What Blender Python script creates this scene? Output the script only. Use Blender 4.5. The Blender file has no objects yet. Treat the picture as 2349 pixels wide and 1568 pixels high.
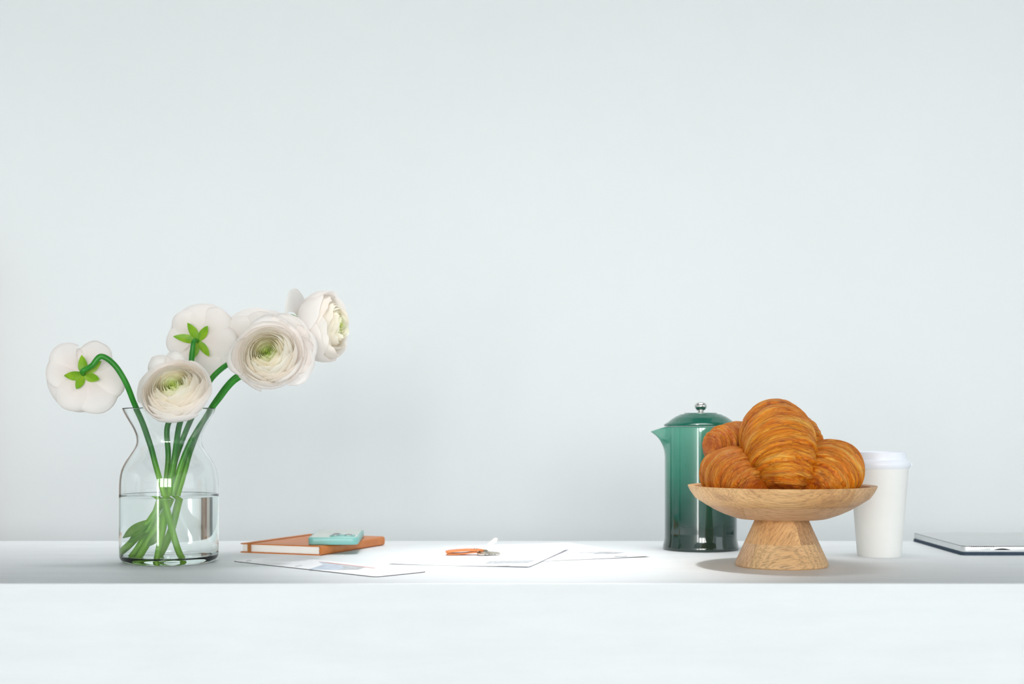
import bpy, bmesh, math, random
from mathutils import Vector, Matrix, noise
PI = math.pi
random.seed(7)
scene = bpy.context.scene
C = scene.collection

# ------------------------------------------------------------------ camera
CT = 0.90                      # counter top height
EYE = 0.203                    # camera height above the counter top
FPX = 50.0 / 36.0 * 2349       # focal length in photo pixels
HORIZON = 975.0
cam = bpy.data.cameras.new('camera')
cam.sensor_width = 36; cam.lens = 50
cam.shift_y = (HORIZON - 784) / 2349
cam.clip_start = 0.05
cam.dof.use_dof = True; cam.dof.focus_distance = 2.04; cam.dof.aperture_fstop = 4.5
camo = bpy.data.objects.new('camera', cam); C.objects.link(camo)
camo.location = (0, 0, CT + EYE); camo.rotation_euler = (PI / 2, 0, 0)
scene.camera = camo

# ------------------------------------------------------------------ world, lights, exposure
w = bpy.data.worlds.new('world'); scene.world = w; w.use_nodes = True
w.node_tree.nodes['Background'].inputs[0].default_value = (0.86, 0.93, 1.0, 1)
w.node_tree.nodes['Background'].inputs[1].default_value = 0.6
vs = scene.view_settings
vs.view_transform = 'Standard'; vs.look = 'None'; vs.gamma = 1.0; vs.use_curve_mapping = False
vs.exposure = 0.31
scene.cycles.max_bounces = 24; scene.cycles.diffuse_bounces = 8; scene.cycles.glossy_bounces = 6
scene.cycles.transmission_bounces = 24; scene.cycles.transparent_max_bounces = 12
scene.cycles.caustics_refractive = True; scene.cycles.caustics_reflective = False
scene.cycles.blur_glossy = 0.6; scene.cycles.sample_clamp_indirect = 20.0

def area(name, loc, rot, sx, sy, power, col):
    l = bpy.data.lights.new(name, 'AREA'); l.shape = 'RECTANGLE'; l.size = sx; l.size_y = sy
    l.energy = power; l.color = col
    o = bpy.data.objects.new(name, l); C.objects.link(o); o.location = loc; o.rotation_euler = rot
    return o
# daylight through the three high windows and the glazed door in the wall behind the camera
for wx, wz, ww_, wh, pw_ in ((-1.0, 2.0, 1.15, 1.8, 67), (0.35, 2.0, 1.15, 1.8, 67), (1.7, 2.0, 1.15, 1.8, 67), (-2.35, 1.4, 0.7, 2.7, 46)):
    area('window_daylight', (wx, -6.43, wz), (PI / 2, 0, 0), ww_, wh, pw_, (1.0, 0.985, 0.965))
# daylight through the window in the right-hand wall
area('side_window_daylight', (2.75, 0.3, 1.7), (PI / 2, 0, PI / 2), 1.6, 1.6, 9, (0.86, 0.92, 1.0))
# added out-of-view fill light over the counter, brightens the foot of the wall
ww = area('wall_fill', (0.0, 2.3, 3.12), (math.radians(13), 0, 0), 3.4, 0.6, 6.8, (1.0, 0.985, 0.985)); ww.data.spread = math.radians(52)
# unseen spot added overhead to whiten the middle of the counter
sp = bpy.data.lights.new('counter_fill', 'SPOT'); sp.energy = 130; sp.spot_size = math.radians(23); sp.spot_blend = 1.0
sp.shadow_soft_size = 0.08; sp.color = (1.0, 0.99, 0.985)
spo = bpy.data.objects.new('counter_fill', sp); C.objects.link(spo); spo.location = (0.02, 2.06, 3.12)

# ------------------------------------------------------------------ helpers
def Pt(px, py, d):
    """photo pixel at depth d -> point (z measured from the floor)"""
    return Vector(((px - 1174.5) * d / FPX, d, CT + EYE - (py - HORIZON) * d / FPX))
def G(px, py, z=0.0):
    d = (EYE - z) * FPX / (py - HORIZON)
    return Vector(((px - 1174.5) * d / FPX, d, CT + z))

def link(o, parent=None):
    C.objects.link(o)
    if parent is not None: o.parent = parent
    return o
def thing(name, label, cat, loc=(0, 0, 0), rz=0, group=None):
    o = bpy.data.objects.new(name, None); link(o)
    o.empty_display_size = 0.02
    o.location = loc; o.rotation_euler = (0, 0, rz); o['label'] = label; o['category'] = cat
    if group: o['group'] = group
    return o
def tag(o, label, cat, group=None):
    o['label'] = label; o['category'] = cat
    if group: o['group'] = group
    return o
def mesh(name, verts, faces, mat, parent=None, smooth=True, label=None, uvs=None, cols=None, sharp=None):
    me = bpy.data.meshes.new(name)
    me.from_pydata([tuple(v) for v in verts], [], faces)
    if mat: me.materials.append(mat)
    if smooth:
        me.polygons.foreach_set('use_smooth', [True] * len(me.polygons))
    if uvs:
        ul = me.uv_layers.new(name='UVMap')
        for lp in me.loops: ul.data[lp.index].uv = uvs[lp.vertex_index]
    if cols:
        ca = me.color_attributes.new('tint', 'FLOAT_COLOR', 'POINT')
        for i, c in enumerate(cols): ca.data[i].color = (*c, 1)
    me.update()
    if sharp is not None and smooth: me.set_sharp_from_angle(angle=math.radians(sharp))
    o = bpy.data.objects.new(name, me); link(o, parent)
    if label: o['label'] = label
    return o
def bm_obj(name, bm, mat, parent=None, smooth=False, label=None, sharp=None):
    me = bpy.data.meshes.new(name); bm.to_mesh(me); bm.free()
    if mat: me.materials.append(mat)
    if smooth:
        me.polygons.foreach_set('use_smooth', [True] * len(me.polygons))
        if sharp is not None: me.set_sharp_from_angle(angle=math.radians(sharp))
    o = bpy.data.objects.new(name, me); link(o, parent)
    if label: o['label'] = label
    return o
def bev_box(x0, x1, y0, y1, z0, z1, b=0.0, seg=3):
    bm = bmesh.new(); bmesh.ops.create_cube(bm, size=1)
    bmesh.ops.scale(bm, vec=(x1 - x0, y1 - y0, z1 - z0), verts=bm.verts)
    bmesh.ops.translate(bm, vec=((x0 + x1) / 2, (y0 + y1) / 2, (z0 + z1) / 2), verts=bm.verts)
    if b > 0: bmesh.ops.bevel(bm, geom=bm.edges[:], offset=b, segments=seg, profile=0.5, affect='EDGES')
    return bm
def rslab(x0, x1, y0, y1, z0, z1, rc, b, cs=6):
    """slab with rounded vertical corners rc and softened top/bottom edges b"""
    pts = []
    for cx, cy, a0 in ((x1 - rc, y1 - rc, 0), (x0 + rc, y1 - rc, PI / 2), (x0 + rc, y0 + rc, PI), (x1 - rc, y0 + rc, 1.5 * PI)):
        for k in range(cs + 1):
            a = a0 + PI / 2 * k / cs
            pts.append((cx, cy, math.cos(a), math.sin(a)))
    rings = []
    for k in range(4):
        a = PI / 2 * k / 3; rings.append((b * (1 - math.sin(a)), z0 + b * (1 - math.cos(a))))
    for k in range(4):
        a = PI / 2 * k / 3; rings.append((b * (1 - math.cos(a)), z1 - b * (1 - math.sin(a))))
    vs_, fs = [], []
    n = len(pts)
    for ins, z in rings:
        for cx, cy, c, s in pts:
            r = max(rc - ins, 0.0001); vs_.append((cx + r * c, cy + r * s, z))
    for k in range(len(rings) - 1):
        for i in range(n):
            j = (i + 1) % n
            fs.append((k * n + i, k * n + j, (k + 1) * n + j, (k + 1) * n + i))
    fs.append(tuple(range(n))[::-1]); fs.append(tuple((len(rings) - 1) * n + i for i in range(n)))
    return vs_, fs
def lathe(profile, n=96, fn=None, closed=False):
    """profile: [(r, z)], r==0 gives a pole"""
    vs_, fs, idx = [], [], []
    for r, z in profile:
        if r < 1e-7:
            idx.append([len(vs_)] * n); vs_.append((0, 0, z))
        else:
            row = []
            for i in range(n):
                a = 2 * PI * i / n
                p = (r * math.cos(a), r * math.sin(a), z)
                if fn: p = fn(r, a, z)
                row.append(len(vs_)); vs_.append(p)
            idx.append(row)
    m = len(profile)
    for k in range(m if closed else m - 1):
        A, B = idx[k], idx[(k + 1) % m]
        for i in range(n):
            j = (i + 1) % n
            f = []
            for q in (A[i], A[j], B[j], B[i]):
                if q not in f: f.append(q)
            if len(f) > 2: fs.append(tuple(f))
    return vs_, fs
def spline(pts, sub):
    """Catmull-Rom through pts (tuples of any length)"""
    out = []; n = len(pts)
    for i in range(n - 1):
        p0 = pts[max(i - 1, 0)]; p1 = pts[i]; p2 = pts[i + 1]; p3 = pts[min(i + 2, n - 1)]
        for k in range(sub):
            t = k / sub; t2 = t * t; t3 = t2 * t
            out.append(tuple(0.5 * (2 * b + (c - a) * t + (2 * a - 5 * b + 4 * c - d) * t2 + (3 * b - a - 3 * c + d) * t3)
                             for a, b, c, d in zip(p0, p1, p2, p3)))
    out.append(tuple(pts[-1]))
    return out
def frames(P):
    T = []
    for i in range(len(P)):
        T.append((P[min(i + 1, len(P) - 1)] - P[max(i - 1, 0)]).normalized())
    up = Vector((0, 0, 1)) if abs(T[0].z) < 0.9 else Vector((1, 0, 0))
    N = [(up - T[0] * up.dot(T[0])).normalized()]
    for i in range(1, len(P)):
        v = N[-1] - T[i] * N[-1].dot(T[i]); N.append(v.normalized())
    return T, N
def tube(pts, rad, n=12, cap=True):
    P = [Vector(p) for p in pts]; T, N = frames(P); vs_, fs = [], []
    for i, p in enumerate(P):
        b = T[i].cross(N[i]); r = rad[i] if isinstance(rad, (list, tuple)) else rad
        for k in range(n):
            a = 2 * PI * k / n
            vs_.append(p + (N[i] * math.cos(a) + b * math.sin(a)) * r)
    for i in range(len(P) - 1):
        for k in range(n):
            j = (k + 1) % n
            fs.append((i * n + k, i * n + j, (i + 1) * n + j, (i + 1) * n + k))
    if cap:
        fs.append(tuple(range(n))[::-1]); fs.append(tuple((len(P) - 1) * n + k for k in range(n)))
    return vs_, fs
def extrude_poly(pts, z0, z1):
    n = len(pts)
    vs_ = [(x, y, z0) for x, y in pts] + [(x, y, z1) for x, y in pts]
    fs = [tuple(range(n))[::-1], tuple(range(n, 2 * n))]
    for i in range(n):
        j = (i + 1) % n; fs.append((i, j, n + j, n + i))
    return vs_, fs

# ------------------------------------------------------------------ materials
def srgb(r, g, b):
    f = lambda c: (c / 255 / 12.92) if c / 255 <= 0.04045 else ((c / 255 + 0.055) / 1.055) ** 2.4
    return (f(r), f(g), f(b))
class NT:
    def __init__(s, name):
        s.m = bpy.data.materials.new(name); s.m.use_nodes = True
        s.t = s.m.node_tree; s.b = s.t.nodes['Principled BSDF']; s.out = s.t.nodes['Material Output']
    def n(s, typ, **kw):
        o = s.t.nodes.new(typ)
        for k, v in kw.items(): setattr(o, k, v)
        return o
    def l(s, a, b): s.t.links.new(a, b)
    def ramp(s, fac, stops):
        r = s.n('ShaderNodeValToRGB'); e = r.color_ramp.elements
        while len(e) < len(stops): e.new(0.5)
        for q, (p, c) in zip(e, stops): q.position = p; q.color = (*c, 1)
        s.l(fac, r.inputs[0]); return r.outputs[0]
    def mapping(s, coord='Object', scale=(1, 1, 1), rot=(0, 0, 0), loc=(0, 0, 0)):
        tc = s.n('ShaderNodeTexCoord'); mp = s.n('ShaderNodeMapping')
        mp.inputs['Scale'].default_value = scale; mp.inputs['Rotation'].default_value = rot; mp.inputs['Location'].default_value = loc
        s.l(tc.outputs[coord], mp.inputs[0]); return mp.outputs[0]
    def noise(s, vec, scale, detail=4, rough=0.5, dist=0.0):
        q = s.n('ShaderNodeTexNoise'); q.inputs['Scale'].default_value = scale; q.inputs['Detail'].default_value = detail
        q.inputs['Roughness'].default_value = rough; q.inputs['Distortion'].default_value = dist
        s.l(vec, q.inputs['Vector']); return q.outputs['Fac']
    def mix(s, fac, a, b, blend='MIX'):
        q = s.n('ShaderNodeMix', data_type='RGBA', blend_type=blend)
        for sock, v in ((q.inputs[0], fac), (q.inputs[6], a), (q.inputs[7], b)):
            if isinstance(v, (int, float)): sock.default_value = v
            elif isinstance(v, tuple): sock.default_value = (*v, 1)
            else: s.l(v, sock)
        return q.outputs[2]
    def bump(s, h, strength, dist=0.001, base=None):
        q = s.n('ShaderNodeBump'); q.inputs['Strength'].default_value = strength; q.inputs['Distance'].default_value = dist
        s.l(h, q.inputs['Height']); s.l(q.outputs[0], (base or s.b).inputs['Normal']); return q
def pset(b, **kw):
    for k, v in kw.items():
        k = k.replace('_', ' ')
        b.inputs[k].default_value = (*v, 1) if isinstance(v, tuple) and len(v) == 3 else v
def plain(name, col, rough=0.5, metal=0.0, var=0.03, scale=40, **kw):
    q = NT(name); nz = q.noise(q.mapping(), scale, 3)
    d = tuple(max(0, c * (1 - var)) for c in col); u = tuple(min(1, c * (1 + var)) for c in col)
    q.l(q.ramp(nz, [(0.3, d), (0.7, u)]), q.b.inputs['Base Color'])
    pset(q.b, Roughness=rough, Metallic=metal, **kw); return q.m

def m_wall():
    q = NT('wall_paint'); v = q.mapping()
    q.l(q.ramp(q.noise(v, 1.3, 4), [(0.3, srgb(231, 235, 236)), (0.7, srgb(234, 238, 239))]), q.b.inputs['Base Color'])
    pset(q.b, Roughness=0.85); q.bump(q.noise(v, 60, 4), 0.02, 0.002); return q.m
def m_counter():
    q = NT('counter_paint'); v = q.mapping(scale=(1, 6, 6))
    c = q.ramp(q.noise(v, 5, 5, 0.6), [(0.3, srgb(226, 230, 232)), (0.65, srgb(231, 235, 237))])
    q.l(c, q.b.inputs['Base Color']); pset(q.b, Roughness=0.55)
    q.bump(q.noise(q.mapping(scale=(2, 14, 14)), 12, 5), 0.08, 0.001); return q.m
def m_wood(name, seed, rot, tone=1.0, c0=(234, 190, 134), c1=(208, 152, 94), c2=(150, 106, 70)):
    q = NT(name)
    v = q.mapping(scale=(1, 1, 1), rot=rot, loc=(seed * 1.7, seed * 0.9, seed * 2.3))
    mp = q.n('ShaderNodeMapping'); mp.inputs['Scale'].default_value = (3, 30, 30); q.l(v, mp.inputs[0])
    wv = q.n('ShaderNodeTexWave', wave_type='BANDS', bands_direction='Y'); wv.inputs['Scale'].default_value = 1.6
    wv.inputs['Distortion'].default_value = 5; wv.inputs['Detail'].default_value = 3; wv.inputs['Detail Scale'].default_value = 0.9
    q.l(mp.outputs[0], wv.inputs['Vector'])
    big = q.noise(v, 9, 3)
    mp2 = q.n('ShaderNodeMapping'); mp2.inputs['Scale'].default_value = (12, 130, 130); q.l(v, mp2.inputs[0])
    fine = q.noise(mp2.outputs[0], 4, 4, 0.65)
    sc = lambda c: tuple(min(1, x * tone) for x in srgb(*c))
    col = q.mix(q.ramp(big, [(0.35, (0, 0, 0)), (0.7, (1, 1, 1))]), sc(c0), sc(c1))
    col = q.mix(q.ramp(wv.outputs['Fac'], [(0.55, (0, 0, 0)), (0.98, (0.22,) * 3)]), col, sc(c2))
    col = q.mix(q.ramp(fine, [(0.48, (0, 0, 0)), (0.70, (0.8,) * 3)]), col, sc(c2))
    dk = q.noise(v, 16, 3, 0.5, 1.0)
    col = q.mix(q.ramp(dk, [(0.57, (0, 0, 0)), (0.74, (0.6,) * 3)]), col, sc(c2))
    q.l(col, q.b.inputs['Base Color']); pset(q.b, Roughness=0.5)
    q.bump(fine, 0.15, 0.0006); return q.m
def m_croissant(name, dark=0.0):
    q = NT(name)
    tc = q.n('ShaderNodeTexCoord'); mp = q.n('ShaderNodeMapping'); mp.inputs['Scale'].default_value = (30, 1.6, 1)
    q.l(tc.outputs['UV'], mp.inputs[0])
    lines = q.noise(mp.outputs[0], 3.0, 6, 0.68, 0.7)
    mp2 = q.n('ShaderNodeMapping'); mp2.inputs['Scale'].default_value = (95, 4.5, 1); q.l(tc.outputs['UV'], mp2.inputs[0])
    fine = q.noise(mp2.outputs[0], 2.2, 4, 0.6, 0.6)
    obj = q.mapping()
    blotch = q.noise(obj, 26, 4, 0.55)
    spots = q.noise(obj, 60, 5, 0.7)
    at = q.n('ShaderNodeAttribute', attribute_name='tint'); sep = q.n('ShaderNodeSeparateColor'); q.l(at.outputs['Color'], sep.inputs[0])
    base = q.ramp(lines, [(0.30, srgb(176, 74, 6)), (0.42, srgb(226, 122, 12)), (0.54, srgb(245, 152, 24)), (0.68, srgb(255, 196, 86))])
    base = q.mix(q.ramp(fine, [(0.30, (0.6,) * 3), (0.42, (0, 0, 0))]), base, srgb(160, 74, 12))
    base = q.mix(q.ramp(blotch, [(0.42, (0, 0, 0)), (0.72, (0.45,) * 3)]), base, srgb(206, 104, 14))
    # pale stretched seam where the layers opened, and toasted ridge crest
    base = q.mix(sep.outputs[0], base, srgb(255, 196, 92))
    rid = q.n('ShaderNodeMath', operation='MULTIPLY'); q.l(sep.outputs[1], rid.inputs[0]); q.l(q.ramp(spots, [(0.42, (0.15,) * 3), (0.62, (1, 1, 1))]), rid.inputs[1])
    base = q.mix(rid.outputs[0], base, srgb(140, 54, 20))
    cm = q.n('ShaderNodeMath', operation='MULTIPLY'); cm.inputs[1].default_value = 0.6; q.l(sep.outputs[2], cm.inputs[0])
    base = q.mix(cm.outputs[0], base, srgb(146, 64, 10))
    if dark > 0: base = q.mix(dark, base, srgb(170, 84, 20))
    q.l(base, q.b.inputs['Base Color']); pset(q.b, Roughness=0.42, Subsurface_Weight=0.0)
    pset(q.b, Coat_Weight=0.05, Coat_Roughness=0.35, Specular_IOR_Level=0.35)
    add = q.n('ShaderNodeMath', operation='ADD'); q.l(lines, add.inputs[0]); q.l(fine, add.inputs[1])
    q.bump(add.outputs[0], 0.8, 0.003); return q.m
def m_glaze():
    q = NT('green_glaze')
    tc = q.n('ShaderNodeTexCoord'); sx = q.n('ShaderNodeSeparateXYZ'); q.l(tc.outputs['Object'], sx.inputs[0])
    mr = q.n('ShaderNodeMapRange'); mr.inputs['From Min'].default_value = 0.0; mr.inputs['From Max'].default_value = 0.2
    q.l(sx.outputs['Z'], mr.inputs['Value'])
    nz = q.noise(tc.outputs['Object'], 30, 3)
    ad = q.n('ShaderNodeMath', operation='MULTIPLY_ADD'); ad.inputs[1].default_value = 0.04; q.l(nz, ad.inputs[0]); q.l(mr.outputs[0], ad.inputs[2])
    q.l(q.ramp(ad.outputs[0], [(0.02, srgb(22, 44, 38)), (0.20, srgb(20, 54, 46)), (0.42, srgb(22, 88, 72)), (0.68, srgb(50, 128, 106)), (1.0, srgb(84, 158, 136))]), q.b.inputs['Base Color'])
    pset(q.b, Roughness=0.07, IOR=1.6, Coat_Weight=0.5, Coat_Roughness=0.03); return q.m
def m_petal():
    q = NT('petal')
    at = q.n('ShaderNodeAttribute', attribute_name='tint')
    q.l(at.outputs['Color'], q.b.inputs['Base Color']); pset(q.b, Roughness=0.55)
    tr = q.n('ShaderNodeBsdfTranslucent'); q.l(at.outputs['Color'], tr.inputs['Color'])
    mx = q.n('ShaderNodeMixShader'); mx.inputs[0].default_value = 0.45
    q.l(q.b.outputs[0], mx.inputs[1]); q.l(tr.outputs[0], mx.inputs[2]); q.l(mx.outputs[0], q.out.inputs[0])
    q.bump(q.noise(q.mapping(), 140, 3), 0.12, 0.0005); return q.m
def m_green(name, c0, c1, trans=0.0):
    q = NT(name); col = q.ramp(q.noise(q.mapping(scale=(1, 1, 0.3)), 70, 4), [(0.3, srgb(*c0)), (0.7, srgb(*c1))])
    q.l(col, q.b.inputs['Base Color']); pset(q.b, Roughness=0.45)
    if trans:
        tr = q.n('ShaderNodeBsdfTranslucent'); q.l(col, tr.inputs['Color'])
        mx = q.n('ShaderNodeMixShader'); mx.inputs[0].default_value = trans
        q.l(q.b.outputs[0], mx.inputs[1]); q.l(tr.outputs[0], mx.inputs[2]); q.l(mx.outputs[0], q.out.inputs[0])
    return q.m
def m_stem():  # brighter low end makes up in colour for dim light under water
    q = NT('stem_green'); tc = q.n('ShaderNodeTexCoord'); sx = q.n('ShaderNodeSeparateXYZ'); q.l(tc.outputs['Object'], sx.inputs[0])
    mr = q.n('ShaderNodeMapRange'); mr.inputs['From Min'].default_value = 0.09; mr.inputs['From Max'].default_value = 0.16; q.l(sx.outputs['Z'], mr.inputs['Value'])
    nz = q.noise(q.mapping(scale=(1, 1, 0.3)), 70, 4)
    a = q.ramp(nz, [(0.3, srgb(124, 200, 30)), (0.7, srgb(166, 226, 58))]); b = q.ramp(nz, [(0.3, srgb(14, 112, 14)), (0.7, srgb(44, 146, 24))])
    col = q.mix(mr.outputs[0], a, b); q.l(col, q.b.inputs['Base Color']); pset(q.b, Roughness=0.42); return q.m
def m_glass(name, col, ior, rough=0.0):
    q = NT(name); g = q.n('ShaderNodeBsdfGlass'); g.inputs['Color'].default_value = (*col, 1); g.inputs['IOR'].default_value = ior
    g.inputs['Roughness'].default_value = rough; q.l(g.outputs[0], q.out.inputs[0]); q.t.nodes.remove(q.b); return q.m
def m_leather(name, c0, c1):
    q = NT(name); v = q.mapping()
    q.l(q.ramp(q.noise(v, 60, 5), [(0.3, srgb(*c0)), (0.7, srgb(*c1))]), q.b.inputs['Base Color']); pset(q.b, Roughness=0.42)
    vo = q.n('ShaderNodeTexVoronoi'); vo.inputs['Scale'].default_value = 900; q.l(v, vo.inputs['Vector'])
    q.bump(vo.outputs['Distance'], 0.15, 0.0003); return q.m
def m_pages():
    q = NT('page_block'); wv = q.n('ShaderNodeTexWave', bands_direction='Z'); wv.inputs['Scale'].default_value = 700
    wv.inputs['Distortion'].default_value = 1.5; q.l(q.mapping(), wv.inputs['Vector'])
    q.l(q.ramp(wv.outputs['Fac'], [(0, srgb(246, 243, 236)), (1, srgb(253, 252, 248))]), q.b.inputs['Base Color']); pset(q.b, Roughness=0.8); return q.m

M = dict(
    wall=m_wall(), counter=m_counter(),
    floor=plain('floor_paint', srgb(222, 223, 222), 0.6, scale=4),
    ceil=plain('ceiling_paint', srgb(146, 148, 149), 0.9, scale=3),
    glaze=m_glaze(), glaze_lid=plain('lid_glaze', srgb(16, 98, 78), 0.07, var=0.05, IOR=1.6), steel=plain('steel', (0.78, 0.77, 0.75), 0.13, 1.0, var=0.02),
    petal=m_petal(), stem=m_stem(),
    sepal=m_green('sepal_green', (104, 172, 26), (166, 204, 48), 0.3), leaf=m_green('leaf_green', (130, 204, 70), (190, 232, 110), 0.5),
    glass=m_glass('vase_glass', (0.985, 0.995, 0.992), 1.46), water=m_glass('clear_water', (0.985, 1.0, 0.995), 1.333),
    leather=m_leather('tan_leather', (196, 112, 48), (212, 128, 60)), leather2=m_leather('orange_leather', (206, 112, 46), (222, 132, 66)),
    elastic=plain('elastic_band', srgb(178, 112, 56), 0.7), pages=m_pages(),
    phone=plain('teal_case', srgb(126, 186, 180), 0.32, var=0.02), phone_back=plain('grazing_sheen_back', srgb(200, 208, 200), 0.25, var=0.02),  # phone back coloured pale to carry its grazing reflection
    lens=plain('lens_glass', (0.02, 0.03, 0.03), 0.05), chrome=plain('bright_metal', (0.85, 0.87, 0.87), 0.1, 1.0, var=0.01),
    key=plain('key_metal', (0.60, 0.57, 0.50), 0.3, 1.0, var=0.05),
    paper=plain('white_paper', srgb(246, 246, 249), 0.7, var=0.01), ink=plain('grey_print', srgb(192, 195, 199), 0.7, var=0.2, scale=120),
    ink2=plain('dark_print', srgb(166, 168, 172), 0.7, var=0.15, scale=200), inkblue=plain('bluegrey_print', srgb(196, 206, 220), 0.6, var=0.12, scale=60),
    inkred=plain('reddish_print', srgb(206, 150, 140), 0.6), darkedge=plain('dark_backing', srgb(96, 92, 94), 0.5),
    cup=plain('white_card', srgb(240, 240, 237), 0.6, var=0.01), lid=plain('white_plastic', srgb(240, 244, 252), 0.3, var=0.01),
    alu=plain('brushed_aluminium', srgb(206, 208, 208), 0.34, 0.75, var=0.02), aluside=plain('aluminium_edge', srgb(222, 225, 226), 0.3, 0.5, var=0.02),
    black=plain('black_seam', (0.012, 0.013, 0.014), 0.5), slate=plain('slate_fabric', srgb(62, 80, 98), 0.85, var=0.15, scale=500),
    brown=m_wood('brown_shelf_wood', 9, (0, PI / 2, 0), 1.0, (150, 110, 84), (132, 94, 70), (96, 66, 50)),
    dark=plain('dark_shelf_panel', srgb(52, 52, 56), 0.5), binder=plain('grey_binder', srgb(196, 186, 178), 0.6),
)

# ------------------------------------------------------------------ the room
def struct(o): o['kind'] = 'structure'; return o
X0, X1, Y0, Y1, ZC = -2.9, 2.8, -6.5, 3.25, 3.2
struct(bm_obj('floor', bev_box(X0, X1, Y0, Y1, -0.1, 0.0), M['floor']))
struct(bm_obj('ceiling', bev_box(X0, X1, Y0, Y1, ZC, ZC + 0.1), M['ceil']))
struct(bm_obj('wall_back', bev_box(X0 - 0.1, X1 + 0.1, Y1, Y1 + 0.1, -0.1, ZC + 0.1), M['wall']))
struct(bm_obj('wall_left', bev_box(X0 - 0.1, X0, Y0, Y1, -0.1, ZC + 0.1), M['wall']))
struct(bm_obj('wall_right', bev_box(X1, X1 + 0.1, Y0, Y1, -0.1, ZC + 0.1), M['wall']))
struct(bm_obj('wall_front', bev_box(X0 - 0.1, X1 + 0.1, Y0 - 0.1, Y0, -0.1, ZC + 0.1), M['wall']))

# ------------------------------------------------------------------ counter
FY, BY = 1.829, 2.497
ctr = thing('counter', 'long white painted counter carrying all the breakfast and desk things', 'counter', (0, 0, 0))
rnd = random.Random(3)
def countertop():
    n = 420; L = -2.2; R = 2.2; vs_, fs = [], []
    prof = []
    for i in range(n + 1):
        x = L + (R - L) * i / n
        e = 0.0010 * noise.noise((x * 9, 1.3, 0)) + 0.0006 * noise.noise((x * 60, 4, 0))
        k = noise.noise((x * 23, 7.7, 2)); chip = max(0, k - 0.45) * 0.004
        slope = 0.0
        top_in = (x, FY + 0.006, CT)
        prof.append([(x, BY, CT - 0.024), (x, BY, CT - 0.001), (x, BY - 0.001, CT), top_in, (x, FY + 0.0015 + chip * 0.5 - 0.0002, CT - 0.0001),
                     (x, FY + e * 0.3 + slope, CT - 0.0012 - chip), (x, FY + slope, CT - 0.005), (x, FY + slope, CT - 0.024)])
    m = len(prof[0])
    for row in prof: vs_ += row
    for i in range(n):
        for k in range(m):
            j = (k + 1) % m
            fs.append((i * m + k, i * m + j, (i + 1) * m + j, (i + 1) * m + k))
    fs.append(tuple(range(m))[::-1]); fs.append(tuple(n * m + k for k in range(m)))
    return vs_, fs
v_, f_ = countertop()
o = mesh('countertop', v_, f_, M['counter'], ctr, smooth=True, sharp=35)
bm = bmesh.new(); bm.from_mesh(o.data); bmesh.ops.recalc_face_normals(bm, faces=bm.faces); bm.to_mesh(o.data); bm.free()
bm_obj('front_panel', bev_box(-2.2, 2.2, FY + 0.0022, FY + 0.03, 0.06, CT - 0.02405), M['counter'], ctr)
bm_obj('end_panel', bev_box(-2.2, -2.17, FY + 0.03, BY - 0.02, 0.0, CT - 0.0243), M['counter'], ctr)
bm_obj('end_panel', bev_box(2.17, 2.2, FY + 0.03, BY - 0.02, 0.0, CT - 0.0243), M['counter'], ctr)
bm_obj('plinth', bev_box(-2.15, 2.15, FY + 0.07, BY - 0.05, 0.0, 0.06), M['counter'], ctr)

# ------------------------------------------------------------------ vase, water
VX, VY = (388 - 1174.5) * 2.116 / FPX, 2.116
VS = 2.116 / FPX     # metres per photo pixel at the vase
def vz(py): return EYE - (py - HORIZON) * VS
vase_pts = [(104.5, 937), (101, 946), (92, 963), (80, 984), (73.5, 1003), (74.5, 1020), (86, 1040), (99, 1060), (107.5, 1080), (111, 1104), (111.5, 1130), (111.5, 1190), (111.5, 1240), (111, 1270)]
outer = [(r * VS, vz(py)) for r, py in spline(vase_pts, 5)]
outer = [p for p in outer if p[1] > 0.016]
Rb = outer[-1][0]
for k in range(1, 8):
    a = PI / 2 * k / 7
    outer.append((Rb - 0.011 * (1 - math.cos(a)), 0.0125 - 0.0125 * math.sin(a)))
outer += [(0.045, 0.0), (0.042, 0.0012), (0.0, 0.0022)]
inner = []
TH = 0.0024
for r, z in spline(vase_pts, 5):
    zz = vz(z)
    if zz > 0.022: inner.append((r * VS - TH, zz))
inner += [(Rb - TH - 0.0006, 0.0165), (Rb - TH - 0.003, 0.012), (Rb - TH - 0.008, 0.0092), (0.045, 0.0084), (0.0, 0.0084)]
rim = [(inner[0][0] + 0.0004, inner[0][1] + 0.0006), (inner[0][0] + TH / 2, inner[0][1] + 0.0011), (outer[0][0] - 0.0004, outer[0][1] + 0.0006)]
prof = inner[::-1] + rim + outer
vase = thing('glass_vase', 'clear glass carafe-shaped vase half full of water with flower stems', 'vase', (VX, VY, CT))
v_, f_ = lathe(prof, 128)
vb = mesh('vase_body', v_, f_, M['glass'], vase)
bm = bmesh.new(); bm.from_mesh(vb.data); bmesh.ops.recalc_face_normals(bm, faces=bm.faces); bm.to_mesh(vb.data); bm.free()
# water, meeting the inside of the glass
WL = vz(1133)
wp = [(0.0, 0.0082), (0.045, 0.0082), (Rb - TH - 0.0078, 0.0090), (Rb - TH - 0.0028, 0.0118), (Rb - TH - 0.0003, 0.0165)]
wp += [(r + 0.0003, z) for r, z in reversed(inner) if 0.021 < z < WL - 0.002]
wp += [(Rb - TH + 0.0006, WL + 0.0006), (Rb - TH - 0.0010, WL + 0.0001), (Rb - TH - 0.004, WL - 0.0003), (0.0, WL - 0.0003)]
v_, f_ = lathe(wp, 128)
water = mesh('water', v_, f_, M['water']); water.location = (VX, VY, CT)
tag(water, 'clear water filling the lower half of the glass vase', 'water'); water['kind'] = 'stuff'
bm = bmesh.new(); bm.from_mesh(water.data); bmesh.ops.recalc_face_normals(bm, faces=bm.faces); bm.to_mesh(water.data); bm.free()

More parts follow.
